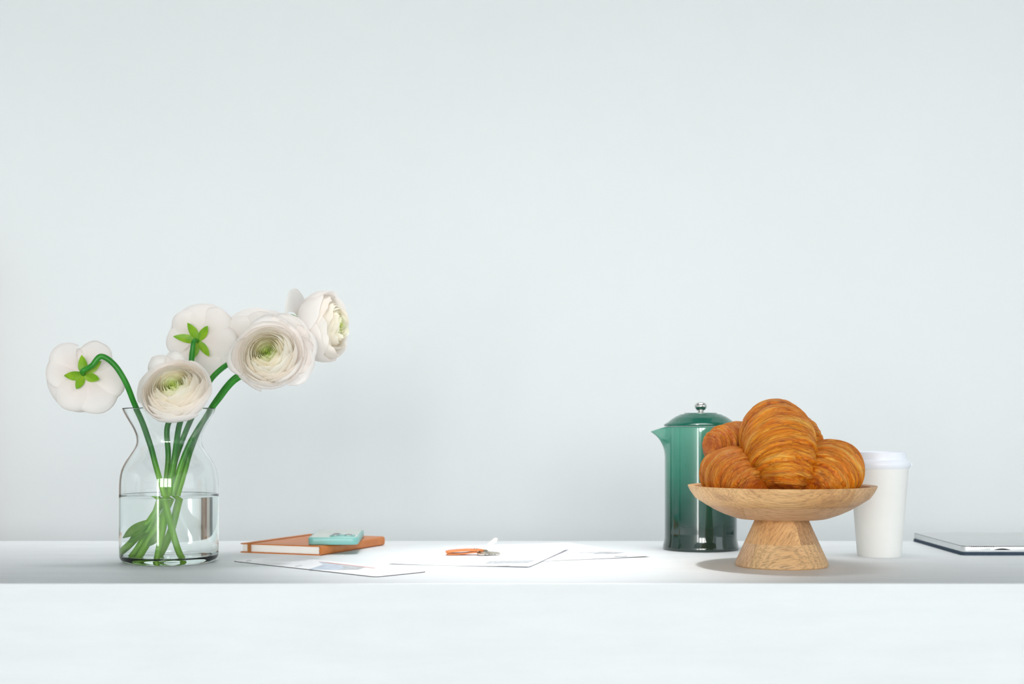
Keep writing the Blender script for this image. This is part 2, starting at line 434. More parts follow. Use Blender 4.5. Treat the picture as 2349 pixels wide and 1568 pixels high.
# ------------------------------------------------------------------ ranunculus flowers
def lerp3(a, b, t): return tuple(x + (y - x) * t for x, y in zip(a, b))
C_CORE = srgb(220, 234, 140); C_IN = srgb(246, 248, 216); C_MID = srgb(254, 252, 238); C_OUT = srgb(254, 251, 249); C_PEACH = srgb(252, 234, 212); C_PINK = srgb(252, 232, 228)
def bez(P, t):
    a, b, c, d = P; s = 1 - t
    return tuple(s ** 3 * a[k] + 3 * s * s * t * b[k] + 3 * s * t * t * c[k] + t ** 3 * d[k] for k in (0, 1))
def petal(parent, Mx, rnd, R, r, H, lip, a0, width, t, peach=0.0, flare=0.0, pinch=0.0, nu=9, nv=8, name='petal', lop=0.0, scoop=0.0):
    P = ((0.02 * R, 0.0), (r * 1.12, -0.03 * R), (r * (1.14 + flare * 0.2), 0.62 * H), (r * lip, H))
    ph = rnd.random() * 10; vs_, fs, cols = [], [], []
    lopz = rnd.uniform(-0.06, 0.06) * R * (0.5 + t) + lop
    for i in range(nu):
        u = -1 + 2 * i / (nu - 1)
        vmax = 1 - 0.20 * abs(u) ** 2.6 + 0.035 * noise.noise((u * 2.3 + ph, ph, 0))
        for j in range(nv):
            v = j / (nv - 1)
            q = v * vmax
            rho, z = bez(P, q)
            k = 0.30 + 0.70 * math.sin(min(1, q * 1.5) * PI / 2)
            a = a0 + width / 2 * u * k
            rho *= 1 + 0.030 * u + 0.03 * noise.noise((u * 1.7 + ph, q * 2.0, 3)) * (0.4 + t)
            # separate cupping: edges of loose petals bend in
            rho *= (1 - pinch * abs(u) ** 2.2 * q) * (1 + scoop * (1 - u * u) * math.sin(PI * min(1, q * 1.1)))
            z -= scoop * 0.5 * R * (1 - u * u) * math.sin(PI * min(1, q * 1.1)) * 0.5
            z += lopz * q + 0.035 * R * noise.noise((u * 2.6, q * 1.4 + ph, 9)) * q * (0.5 + t)
            vs_.append((rho * math.cos(a), rho * math.sin(a), z))
            c = lerp3(C_CORE, C_IN, min(1, t / 0.16)) if t < 0.16 else (lerp3(C_IN, C_MID, min(1, (t - 0.16) / 0.2)) if t < 0.36 else lerp3(C_MID, C_OUT, (t - 0.36) / 0.64))
            c = lerp3(c, C_PEACH, peach * max(0, q - 0.7) / 0.3 * (0.4 + 0.6 * abs(noise.noise((u * 2 + ph, 1, 1)))))
            c = lerp3(c, C_PINK, 0.35 * max(0, 0.35 - q) / 0.35 * (t > 0.6))
            cols.append(c)
    for i in range(nu - 1):
        for j in range(nv - 1):
            fs.append((i * nv + j, (i + 1) * nv + j, (i + 1) * nv + j + 1, i * nv + j + 1))
    o = mesh(name, vs_, fs, M['petal'], parent, cols=cols)
    o.matrix_local = Mx
    return o
def bloom_matrix(center, face, roll=0.0):
    z = Vector(face).normalized(); x = Vector((0, 0, 1)).cross(z)
    if x.length < 0.05: x = Vector((1, 0, 0))
    x.normalize(); y = z.cross(x)
    m = Matrix((x, y, z)).transposed().to_4x4()
    return Matrix.Translation(center) @ m @ Matrix.Rotation(roll, 4, 'Z')
def sepals(parent, Mx, rnd, R, n=5, ln=0.40, reflex=0.25, wid=0.13):
    for k in range(n):
        a = 2 * PI * k / n + rnd.uniform(-0.25, 0.25); L = R * ln * rnd.uniform(0.85, 1.2); W = R * wid * rnd.uniform(0.85, 1.15)
        vs_, fs = [], []; nu, nv = 5, 12
        rf = reflex * rnd.uniform(0.6, 1.5)
        for i in range(nu):
            u = -1 + 2 * i / (nu - 1)
            for j in range(nv):
                q = j / (nv - 1); hw = W * (math.sin(PI * min(1, 0.16 + 0.84 * q)) ** 0.8 if q < 0.999 else 0.02) + 0.0002
                x = R * 0.05 + L * q; y = hw * u; z = -0.06 * R - rf * L * q * q - abs(u) * -0.25 * hw
                vs_.append((x * math.cos(a) - y * math.sin(a), x * math.sin(a) + y * math.cos(a), z))
        for i in range(nu - 1):
            for j in range(nv - 1):
                fs.append((i * nv + j, (i + 1) * nv + j, (i + 1) * nv + j + 1, i * nv + j + 1))
        o = mesh('sepal', vs_, fs, M['sepal'], parent); o.matrix_local = Mx
def flower(label, center, face, R, stem_pts, seed, openness=0.5, rings=13, loose=0, extra=(), roll=0.0, peach=0.5, stem_r=0.0042, pale_from=None, Hs=0.62, leaves=(), outer_n=6, sep_ln=0.4, sep_reflex=0.25):
    rnd = random.Random(seed)
    root_pos = Vector(stem_pts[-1])
    th = thing('ranunculus', label, 'flower', root_pos, group='ranunculus flowers in the glass vase')
    fz = Vector(face).normalized()
    base = Vector(center) - fz * (0.30 * R)
    Mx = bloom_matrix(base - root_pos, face, roll)
    for k in range(rings):
        t = k / (rings - 1)
        r = R * (0.055 + 0.82 * t ** 0.95)
        H = R * (Hs + 0.02 - 0.04 * t + 0.05 * math.sin(PI * min(1, t * 1.15)) - 0.18 * max(0, t - 0.55) / 0.45)
        lip = 0.80 + 0.06 * t if t < 0.7 else 0.85 + (0.20 + 0.25 * openness) * (t - 0.7) / 0.3
        n = 3 if k < 2 else (4 if k < 4 else (5 if k < 9 else outer_n))
        off = k * 2.39996
        for i in range(n):
            petal(th, Mx, rnd, R, r * rnd.uniform(0.97, 1.03), H * rnd.uniform(0.96, 1.04), lip, off + 2 * PI * i / n + rnd.uniform(-0.12, 0.12),
                  2 * PI / n * (1.5 if t < 0.8 else 1.35), t, peach * (1.0 if 0.35 < t < 0.95 else 0.2) * (rnd.random() < 0.6), flare=openness * max(0, t - 0.8) / 0.2)
    # loose outer petals
    for i in range(loose):
        a = 2 * PI * i / max(1, loose) + rnd.uniform(-0.3, 0.3)
        petal(th, Mx, rnd, R, R * rnd.uniform(0.90, 1.0), R * rnd.uniform(0.22, 0.45), rnd.uniform(0.95, 1.15), a, rnd.uniform(1.1, 1.45), 0.98, flare=0.5, pinch=0.22, nu=11, scoop=rnd.uniform(0.10, 0.22))
    for (a, rr, hh, lp, wd, fl, pn) in extra:
        petal(th, Mx, rnd, R, R * rr, R * hh, lp, a, wd, 0.98, flare=fl, pinch=pn, nu=11, scoop=0.1)
    # green eye
    v_, f_ = lathe([(0.0, 0.0), (0.05 * R, 0.08 * R), (0.075 * R, 0.26 * R), (0.055 * R, (Hs - 0.20) * R), (0.03 * R, (Hs - 0.18) * R), (0.012 * R, (Hs - 0.26) * R), (0, (Hs - 0.27) * R)], 14)
    e = mesh('flower_eye', v_, f_, M['sepal'], th, label='small yellow green eye'); e.matrix_local = Mx
    v_, f_ = lathe([(0.0, -0.03 * R), (0.07 * R, -0.02 * R), (0.10 * R, 0.012 * R), (0.06 * R, 0.03 * R), (0, 0.03 * R)], 16)
    e = mesh('receptacle', v_, f_, M['sepal'], th); e.matrix_local = Mx
    sepals(th, Mx, rnd, R, ln=sep_ln, reflex=sep_reflex)
    # stem
    pts = [tuple(base - fz * 0.002), tuple(base - fz * 0.018)] + [tuple(p) for p in stem_pts]
    sp_ = [Vector(p) for p in spline(pts, 9)]
    # upper and lower (coloured brighter for light lost in the water) halves are one stem: split by material slot
    v_, f_ = tube([p - root_pos for p in sp_], [stem_r * (0.72 + 0.28 * min(1, i / 22)) for i in range(len(sp_))], 12)
    so = mesh('stem', v_, f_, M['stem'], th)
    for (q, ln, wid, ang, droop) in leaves:
        i0 = int(q * (len(sp_) - 1)); p0 = sp_[i0] - root_pos
        d = Vector((math.cos(ang), math.sin(ang) * 0.6, droop)).normalized(); sd = d.cross(Vector((0.2, 1, 0.1))).normalized()
        vs_, fs = [], []; nu, nv = 5, 9
        for i in range(nu):
            u = -1 + 2 * i / (nu - 1)
            for j in range(nv):
                t = j / (nv - 1); hw = wid * math.sin(PI * min(0.985, 0.06 + 0.94 * t)) ** 0.9
                pp = p0 + d * ln * t + sd * hw * u + Vector((0, -1, 0)) * 0.004 * (u * u + math.sin(t * 3))
                vs_.append(pp)
        for i in range(nu - 1):
            for j in range(nv - 1): fs.append((i * nv + j, (i + 1) * nv + j, (i + 1) * nv + j + 1, i * nv + j + 1))
        mesh('leaf', vs_, fs, M['leaf'], th)
    return th
def S(*pts):
    """stem points from (px, py, depth); below the water line the apparent x offset is shrunk by the refraction"""
    out = []
    for px, py, d in pts:
        if py > 1133: px = 388 + (px - 388) / 1.30
        out.append(Pt(px, py, d))
    return out
px2m = 2.1 / FPX
flower('white ranunculus nodding on a hooked stem, seen from behind with its green sepals', Pt(193, 866, 2.075), (-0.22, 0.93, -0.26), 78 * px2m,
       S((211, 838, 2.05), (232, 817, 2.053), (262, 836, 2.058), (288, 876, 2.064), (308, 925, 2.075), (328, 970, 2.085), (345, 1020, 2.09), (358, 1070, 2.088), (373, 1135, 2.084), (393, 1205, 2.085), (410, 1258, 2.09), (424, 1287, 2.095)), 11,
       openness=0.3, loose=6, outer_n=6, peach=0.2, sep_ln=0.52, sep_reflex=0.35, Hs=0.78)
flower('cream ranunculus with tight rings of petals leaning over the vase rim', Pt(404, 899, 2.045), (-0.06, -0.83, 0.55), 86 * px2m,
       S((418, 950, 2.085), (409, 985, 2.10), (400, 1050, 2.105), (388, 1120, 2.10), (374, 1200, 2.085), (362, 1255, 2.08), (355, 1288, 2.078)), 21,
       openness=0.1, rings=17, loose=0, extra=((2.15, 1.0, 0.55, 1.25, 0.75, 0.9, 0.25), (1.75, 1.0, 0.6, 1.2, 0.6, 0.9, 0.3)), peach=0.65, Hs=0.66,
       leaves=((0.80, 0.028, 0.005, 2.6, -0.9),))
flower('white ranunculus turned to the wall, showing a star of green sepals on an upright stem', Pt(462, 780, 2.20), (0.13, 0.95, 0.12), 74 * px2m * 1.05,
       S((441, 810, 2.165), (437, 840, 2.162), (424, 890, 2.155), (396, 950, 2.14), (383, 985, 2.135), (386, 1050, 2.13), (378, 1120, 2.125), (352, 1195, 2.12), (322, 1255, 2.12), (304, 1284, 2.12)), 31,
       openness=0.9, loose=6, outer_n=5, peach=0.1, sep_ln=0.56, sep_reflex=0.2, Hs=0.72,
       leaves=((0.84, 0.030, 0.006, 3.3, -0.9),))
flower('large blush white ranunculus with a bright green eye facing the room', Pt(618, 815, 2.07), (-0.04, -0.93, 0.28), 80 * px2m,
       S((545, 868, 2.115), (500, 918, 2.12), (466, 965, 2.12), (436, 1015, 2.115), (414, 1070, 2.11), (396, 1135, 2.105), (360, 1205, 2.10), (330, 1255, 2.10), (312, 1287, 2.10)), 41,
       openness=0.35, rings=17, loose=2, extra=((0.35, 1.12, 0.42, 1.15, 1.2, 0.6, 0.15), (1.0, 1.14, 0.4, 1.15, 1.2, 0.6, 0.15), (-0.4, 1.08, 0.36, 1.18, 1.2, 0.6, 0.2), (1.6, 1.05, 0.45, 1.1, 1.2, 0.6, 0.2)), peach=0.6, Hs=0.62)
flower('pure white ranunculus half hidden behind the large one with the green eye', Pt(598, 786, 2.225), (0.05, 0.72, 0.68), 80 * px2m * 1.06,
       S((536, 828, 2.165), (487, 866, 2.15), (455, 925, 2.14), (428, 985, 2.135), (404, 1050, 2.13), (388, 1120, 2.125), (348, 1190, 2.12), (312, 1240, 2.125), (290, 1270, 2.13)), 51,
       openness=0.9, loose=7, outer_n=5, peach=0.0, Hs=0.72, leaves=((0.80, 0.040, 0.007, 3.25, -0.9),))
flower('blush ranunculus in profile, the tallest of the bunch, facing away from the others', Pt(718, 750, 2.15), (0.92, -0.24, 0.04), 86 * px2m,
       S((655, 800, 2.135), (600, 840, 2.135), (540, 865, 2.135), (496, 918, 2.135), (462, 975, 2.13), (438, 1030, 2.125), (424, 1080, 2.12), (412, 1140, 2.115), (394, 1210, 2.115), (372, 1262, 2.115), (360, 1286, 2.118)), 61,
       openness=0.1, rings=13, loose=0, extra=((1.75, 0.95, -0.10, 0.98, 2.1, 0.3, 0.2), (-1.6, 0.80, 0.10, 1.0, 0.9, 0.5, 0.2)), peach=0.6, Hs=1.12)

# ------------------------------------------------------------------ cake stand
SD = 2.057; SS = SD / FPX
SX = (1793 - 1174.5) * SS
def sz(py): return EYE - (py - HORIZON) * SS
stand = thing('cake_stand', 'footed wooden cake stand of pale laminated wood holding the croissants', 'cake stand', (SX, SD, CT))
def cut_pieces(prof, cuts, mats, names, parent, gap=0.00012):
    """lathe closed profile, split by vertical planes into glued blocks"""
    v_, f_ = lathe(prof, 96, closed=False)
    base = bmesh.new(); bv = [base.verts.new(p) for p in v_]
    for f in f_:
        try: base.faces.new([bv[i] for i in f])
        except ValueError: pass
    bmesh.ops.remove_doubles(base, verts=base.verts, dist=1e-6); bmesh.ops.recalc_face_normals(base, faces=base.faces)
    for k, (planes, mat) in enumerate(zip(cuts, mats)):
        bm = base.copy()
        for co, no in planes:
            no = Vector(no).normalized(); co = Vector(co) - no * gap
            g = bmesh.ops.bisect_plane(bm, geom=bm.verts[:] + bm.edges[:] + bm.faces[:], plane_co=co, plane_no=no, clear_outer=True)
            ed = [e for e in g['geom_cut'] if isinstance(e, bmesh.types.BMEdge)]
            if ed: bmesh.ops.holes_fill(bm, edges=[e for e in bm.edges if e.is_boundary], sides=0)
        bm_obj(names, bm, mat, parent, smooth=True, sharp=35)
    base.free()
zr, zj, zb = sz(1112.5), sz(1157), sz(1188)
r_j = 172 * SS
# rim ring: outer wall down to the joint, inner face
rim_prof = [(0.1250, zr - 0.0012), (0.1300, zr - 0.0001), (213.5 * SS, zr), (213.8 * SS, zr - 0.0010), (208 * SS, zr - 0.0085), (197 * SS, zr - 0.0180), (r_j, zj)]
rim_in = [(0.100, zj), (0.1085, zj + 0.008), (0.118, zr - 0.011), (0.1250, zr - 0.0012)]
full_rim = rim_prof + rim_in[:]
bowl = None
wm = [m_wood('wood_rim_a', 1, (0, 0, 0.1)), m_wood('wood_rim_b', 2, (0, 0, -0.2), 1.0, (226, 186, 140), (210, 164, 116)), m_wood('wood_low_a', 3, (0, 0, 0.4), 0.95, (222, 180, 138), (204, 156, 112)),
      m_wood('wood_low_b', 4, (0, 0, 0.0), 0.95, (222, 178, 136), (206, 158, 114))]
def ring_piece(prof, cuts, mats, name, parent):
    p = prof + [prof[0]] if prof[0] != prof[-1] else prof
    cut_pieces(p, cuts, mats, name, parent)
b1 = bpy.data.objects.new('bowl', None); link(b1, stand); b1.empty_display_size = 0.02
ring_piece(full_rim, [[((0.055, 0, 0), (1, 0.25, 0))], [((0.055, 0, 0), (-1, -0.25, 0))]], [wm[0], wm[1]], 'rim_block', b1)
low_prof = [(0.0, 0.0845), (0.070, 0.0845), (0.092, 0.0865), (0.100, zj), (r_j, zj), (153 * SS, sz(1168)), (131 * SS, sz(1178)), (108 * SS, sz(1186)), (100 * SS, zb), (0.0, zb)]
low_prof = [(r, z) for r, z in low_prof]
cut_pieces(low_prof, [[((-0.045, 0, 0), (1, -0.3, 0))], [((-0.045, 0, 0), (-1, 0.3, 0)), ((0.04, 0, 0), (1, 0.2, 0))], [((0.04, 0, 0), (-1, -0.2, 0))]], [wm[2], wm[3], wm[2]], 'base_block', b1)
ped = bpy.data.objects.new('pedestal', None); link(ped, stand); ped.empty_display_size = 0.02
z1 = sz(1243.5)
ru, rm, rb = 60 * SS, 84.5 * SS, 106 * SS
up_prof = [(0, zb), (ru - 0.001, zb), (ru, zb - 0.001), (rm, z1), (0, z1)]
lo_prof = [(0, z1), (rm, z1), (rb - 0.0008, 0.006), (rb, 0.004), (rb - 0.0005, 0.0012), (rb - 0.002, 0.0), (0, 0)]
wp_ = [m_wood('wood_ped_a', 5, (0.3, 0.9, 0.0), 1.0), m_wood('wood_ped_b', 6, (0.1, -0.6, 0.2), 0.92, (222, 180, 132), (190, 144, 100), (112, 84, 60)),
       m_wood('wood_ped_c', 7, (0.2, 0.15, 0.1), 1.0, (232, 194, 144), (210, 162, 108), (132, 104, 76)), m_wood('wood_ped_d', 8, (0, 1.3, 0.1), 1.0, (232, 196, 156), (220, 178, 134))]
cut_pieces(up_prof, [[((0.011, 0, (zb + z1) / 2), (1, 0.1, 0.14))], [((0.011, 0, (zb + z1) / 2), (-1, -0.1, -0.14))]], [wp_[0], wp_[1]], 'wood_block', ped)
cut_pieces(lo_prof, [[((-0.050, 0, z1 / 2), (1, 0.05, -0.36))], [((-0.050, 0, z1 / 2), (-1, -0.05, 0.36))]], [wp_[3], wp_[2]], 'wood_block', ped)

# ------------------------------------------------------------------ croissants
def croissant(label, ctrl, r0, seed, mat, flat=0.94, tipr=0.36, squash=None):
    """ctrl: spine points (x, y, z) relative to the stand axis on the counter top, tip to tip"""
    rnd = random.Random(seed)
    sp_ = [Vector(p) for p in spline(ctrl, 24)]
    # resample evenly
    L = [0]
    for a, b in zip(sp_, sp_[1:]): L.append(L[-1] + (b - a).length)
    NU, NV = 300, 90; P = []; j = 0
    for i in range(NU):
        s = L[-1] * i / (NU - 1)
        while j < len(L) - 2 and L[j + 1] < s: j += 1
        f = (s - L[j]) / max(1e-9, L[j + 1] - L[j]); P.append(sp_[j].lerp(sp_[j + 1], min(1, f)))
    T, N = frames(P)
    steps = [0.30, 0.52, 0.70, 0.84, 0.93]
    steps = [s + rnd.uniform(-0.03, 0.03) for s in steps]
    ph = [rnd.uniform(0, 6.28) for _ in range(16)]
    vs_, fs, uvs, cols = [], [], [], []
    org = P[NU // 2].copy(); org.z = min(p.z for p in P) - 0.02
    for i in range(NU):
        s = -1 + 2 * i / (NU - 1); B = T[i].cross(N[i])
        for k in range(NV):
            v = 2 * PI * k / NV
            sd = 1 if s > 0 else -1
            sw = abs(s) + 0.065 * math.sin(v + ph[0] + (0 if sd > 0 else 2)) + 0.018 * math.sin(2 * v + ph[1]) + 0.012 * noise.noise((math.cos(v) * 2 + seed, math.sin(v) * 2, s * 2))
            base = tipr + (1 - tipr) * max(0.0, math.cos(min(1, abs(s)) ** 1.15 * PI / 2)) ** 0.85
            # wraps: bulge that rises to the edge of each wrap, then drops
            lo = 0.0; hi = steps[0]; q = 0.0
            for n_, st in enumerate(steps + [1.12]):
                if sw < st: hi = st; break
                lo = st
            q = (sw - lo) / (hi - lo)
            env = lambda x: tipr + (1 - tipr) * max(0.0, math.cos(min(1.0, x) ** 1.25 * PI / 2)) ** 0.9
            seff = lo + (sw - lo) * (0.42 if lo == 0.0 else 0.12)
            edge = max(0.0, 1 - (1 - q) / 0.16); start = max(0.0, 1 - q / 0.16)
            rr = env(max(0.0, seff)) * (1 - 0.05 * edge ** 2 - 0.035 * start ** 2)
            cap = 1 - max(0, abs(s) - 0.945) / 0.055
            rr *= math.sqrt(max(0.0, 1 - (1 - cap) ** 2)) if abs(s) > 0.945 else 1
            rr *= 1 + 0.035 * noise.noise((s * 3 + seed, math.cos(v) * 1.3, math.sin(v) * 1.3))
            cv, sv_ = math.cos(v), math.sin(v)
            wrp = 0.05 * noise.noise((cv * 1.5 + seed, sv_ * 1.5, s * 4))
            n1 = noise.noise(((s + wrp) * 26 + seed * 3, cv * 0.9, sv_ * 0.9 + s * 2)); n2 = noise.noise(((s + wrp) * 58 + seed * 7, cv * 1.6, sv_ * 1.6))
            cr1 = max(0.0, 1 - abs(n1) / 0.10); cr2 = max(0.0, 1 - abs(n2) / 0.12)
            crease = max(cr1, 0.6 * cr2)
            r = r0 * rr + (0.0016 * n1 + 0.0010 * n2 - 0.0016 * cr1 - 0.0009 * cr2) * min(1, cap + 0.2)
            vs_.append(P[i] - org + (N[i] * math.cos(v) * flat + B * math.sin(v)) * r)
            uvs.append((i / NU, k / NV if k <= NV / 2 else 1 - k / NV))
            wseg = noise.noise((seed * 2.2 + lo * 9, math.cos(v), math.sin(v)))
            pale = max(0.0, 1 - abs(q - 0.82) / 0.16) * max(0.0, min(1, 0.55 + 1.4 * wseg)) * (0.95 if lo == 0.0 else 0.45)
            toast = (start ** 1.0) * 0.75 + 0.7 * max(0, abs(s) - 0.8) / 0.2 + 0.6 * max(0, noise.noise((s * 5 + seed, math.cos(v) * 1.5, math.sin(v) * 1.5)) - 0.12)
            cols.append((max(0, min(1, pale)), max(0, min(1, toast)), crease))
    for i in range(NU - 1):
        for k in range(NV):
            j = (k + 1) % NV
            fs.append((i * NV + k, i * NV + j, (i + 1) * NV + j, (i + 1) * NV + k))
    fs.append(tuple(range(NV))[::-1]); fs.append(tuple((NU - 1) * NV + k for k in range(NV)))
    o = mesh('croissant', vs_, fs, mat, None, uvs=uvs, cols=cols)
    o.location = Vector((SX, SD, CT)) + org
    tag(o, label, 'croissant', 'croissants on the cake stand')
    bm = bmesh.new(); bm.from_mesh(o.data); bmesh.ops.recalc_face_normals(bm, faces=bm.faces); bm.to_mesh(o.data); bm.free()
    return o
mc = m_croissant('croissant_crust'); mcd = m_croissant('croissant_crust_dark', 0.35)
croissant('big golden croissant standing on top of the pile with one blunt horn hanging down', [(-0.012, -0.080, 0.112), (-0.008, -0.070, 0.140), (-0.011, -0.030, 0.180), (-0.005, 0.022, 0.184), (0.0, 0.062, 0.158)], 0.0555, 5, mc, tipr=0.40)
croissant('darker croissant lying low beside the coffee press, its scorched horn at the bowl rim', [(-0.050, -0.080, 0.110), (-0.060, -0.058, 0.120), (-0.071, -0.020, 0.131), (-0.074, 0.030, 0.131), (-0.066, 0.068, 0.118)], 0.043, 8, mcd, tipr=0.42)
croissant('golden croissant leaning toward the paper cup with a pale curved seam', [(0.028, -0.080, 0.110), (0.044, -0.060, 0.121), (0.066, -0.022, 0.137), (0.074, 0.028, 0.137), (0.064, 0.070, 0.120)], 0.047, 12, mc, tipr=0.42)
croissant('croissant across the back of the pile, its small rolled horn beside the press', [(-0.102, 0.016, 0.170), (-0.080, 0.034, 0.175), (-0.046, 0.066, 0.176), (-0.006, 0.086, 0.162), (0.024, 0.098, 0.140)], 0.034, 15, mcd, tipr=0.48)
croissant('croissant tucked behind the top one, only its rough rounded back showing', [(0.040, 0.012, 0.152), (0.032, 0.030, 0.180), (0.014, 0.060, 0.192), (0.008, 0.085, 0.172), (0.008, 0.100, 0.142)], 0.037, 19, mc, tipr=0.5)

# ------------------------------------------------------------------ coffee press
PD = 2.332; PS = PD / FPX; PX = (1607.5 - 1174.5) * PS
def pz(py): return EYE - (py - HORIZON) * PS
press = thing('coffee_press', 'glossy green ceramic coffee press fading to near black at its foot, steel knob on lid', 'coffee press', (PX, PD, CT))
ZR = pz(977)
def spout(r, a, z):
    da = abs((a - PI + PI) % (2 * PI) - PI)
    p = max(0.0, (z - pz(1052)) / (ZR - pz(1052)))
    wdt = 0.30 + 0.25 * p
    g = max(0.0, 1 - da / wdt); g = g * g * (1.6 - 0.6 * g)
    rr = r + 0.0245 * p ** 2.2 * g
    zz = z - 0.0085 * g * p ** 3
    return (rr * math.cos(a), rr * math.sin(a), zz)
def spout2(r, a, z):
    # angle measured from the spout side (-X)
    return spout(r, a, z)
bp = [(0.0, 0.003), (0.050, 0.003), (0.054, 0.0), (86 * PS, 0.0004), (87 * PS, 0.003), (86 * PS, 0.007), (84 * PS, 0.0125), (82.6 * PS, 0.019), (82.4 * PS, 0.028)]
bp += [(82.4 * PS, 0.028 + (ZR - 0.031) * k / 28) for k in range(1, 29)]
bp += [(82.2 * PS, ZR - 0.0016), (81.6 * PS, ZR - 0.0006), (80.6 * PS, ZR - 0.0003), (79.5 * PS, ZR - 0.0008)] + [(79.2 * PS, ZR - 0.0015 - (ZR - 0.03) * k / 14) for k in range(1, 13)] + [(0.0, 0.024)]
v_, f_ = lathe(bp, 192, fn=spout2)
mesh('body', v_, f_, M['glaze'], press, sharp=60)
zl = ZR + 0.0002
lp = [(0.0, zl), (0.050, zl), (83 * PS, zl), (84.2 * PS, zl + 0.0006), (84.4 * PS, zl + 0.0016), (83 * PS, zl + 0.0032), (76 * PS, pz(968)), (66 * PS, pz(960.5)), (57 * PS, pz(954.5)), (53 * PS, pz(953.0)), (51.5 * PS, pz(952.6)), (50.5 * PS, pz(951.4)), (45 * PS, pz(949.6)), (40 * PS, pz(949.0)), (38.6 * PS, pz(948.4)), (37.6 * PS, pz(947.0)), (30 * PS, pz(946.3)), (10 * PS, pz(946.0)), (0, pz(946.0))]
lid = mesh('lid', *lathe(spline(lp, 1), 128), M['glaze_lid'], press, sharp=40)
kp = [(0.0, pz(946.2)), (8.5 * PS, pz(946.2)), (8.8 * PS, pz(945.2)), (6.2 * PS, pz(943.4)), (6.0 * PS, pz(942)), (9.5 * PS, pz(939.5)), (12.6 * PS, pz(936)), (14.4 * PS, pz(931.5)), (13.6 * PS, pz(927.4)), (10 * PS, pz(923.8)), (5 * PS, pz(922.2)), (0, pz(921.9))]
mesh('knob', *lathe(spline(kp, 4), 48), M['steel'], press, label='round steel lid knob')
hz0, hz1 = pz(1010), pz(1150)
hp = [(0.056, 0.006, hz0), (0.070, 0.008, hz0 + 0.002), (0.084, 0.010, hz0 - 0.004), (0.092, 0.011, hz0 - 0.022), (0.092, 0.011, (hz0 + hz1) / 2), (0.088, 0.0105, hz1 + 0.014), (0.076, 0.009, hz1 + 0.001), (0.056, 0.006, hz1)]
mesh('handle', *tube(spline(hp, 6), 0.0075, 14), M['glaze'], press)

# ------------------------------------------------------------------ paper cup
CD = 2.2147; CS = CD / FPX; CX = (2017 - 1174.5) * CS
def cz(py): return EYE - (py - HORIZON) * CS
cup = thing('paper_cup', 'plain white paper takeaway cup with a white plastic lid', 'cup', (CX, CD, CT))
z72 = cz(1071)
cp = [(0.0, 0.006), (47.0 * CS, 0.006), (47.4 * CS, 0.0004), (48.6 * CS, 0.0), (49.4 * CS, 0.0010), (65.6 * CS, z72), (66.4 * CS, z72 + 0.006), (66.0 * CS, z72 + 0.008), (65.0 * CS, z72 + 0.006), (64.2 * CS, z72), (48.2 * CS, 0.008), (0, 0.008)]
cupb = mesh('cup_body', *lathe(cp, 96), M['cup'], cup, sharp=40)
# overlapping side seam of the rolled card
sv = [];
for k in range(9):
    t = k / 8; r = (49.4 + (65.6 - 49.4) * t) * CS + 0.00025; z = 0.0015 + (z72 - 0.0015) * t
    for a in (2.2, 2.26): sv.append((r * math.cos(a), r * math.sin(a), z))
mesh('side_seam', sv, [(2 * k, 2 * k + 1, 2 * k + 3, 2 * k + 2) for k in range(8)], M['cup'], cupb)
lp = [(66.8 * CS, cz(1073)), (68.6 * CS, cz(1070)), (70.2 * CS, cz(1067.5)), (70.6 * CS, cz(1063)), (69.4 * CS, cz(1059)), (68.6 * CS, cz(1057.5)), (67.8 * CS, cz(1055.6)), (64.8 * CS, cz(1054.6)), (62.6 * CS, cz(1053.4)), (60.6 * CS, cz(1039)), (60.0 * CS, cz(1036.6)), (58.6 * CS, cz(1035.4)), (56.4 * CS, cz(1035.6)), (55.6 * CS, cz(1037.5)), (55 * CS, cz(1044)), (20 * CS, cz(1044.5)), (0, cz(1044.5))]
lido = mesh('lid', *lathe(lp, 96), M['lid'], cup, sharp=35)
bm_obj('lid_tab', bev_box(69.8 * CS, 74.5 * CS, -0.004, 0.004, cz(1068), cz(1061), 0.0012, 2), M['lid'], lido, smooth=True)
v_, f_ = tube([(-0.004, -54.5 * CS + 0.004, cz(1044.2)), (0.004, -54.5 * CS + 0.004, cz(1044.2))], 0.0015, 8)
mesh('sip_hole', v_, f_, M['black'], lido)

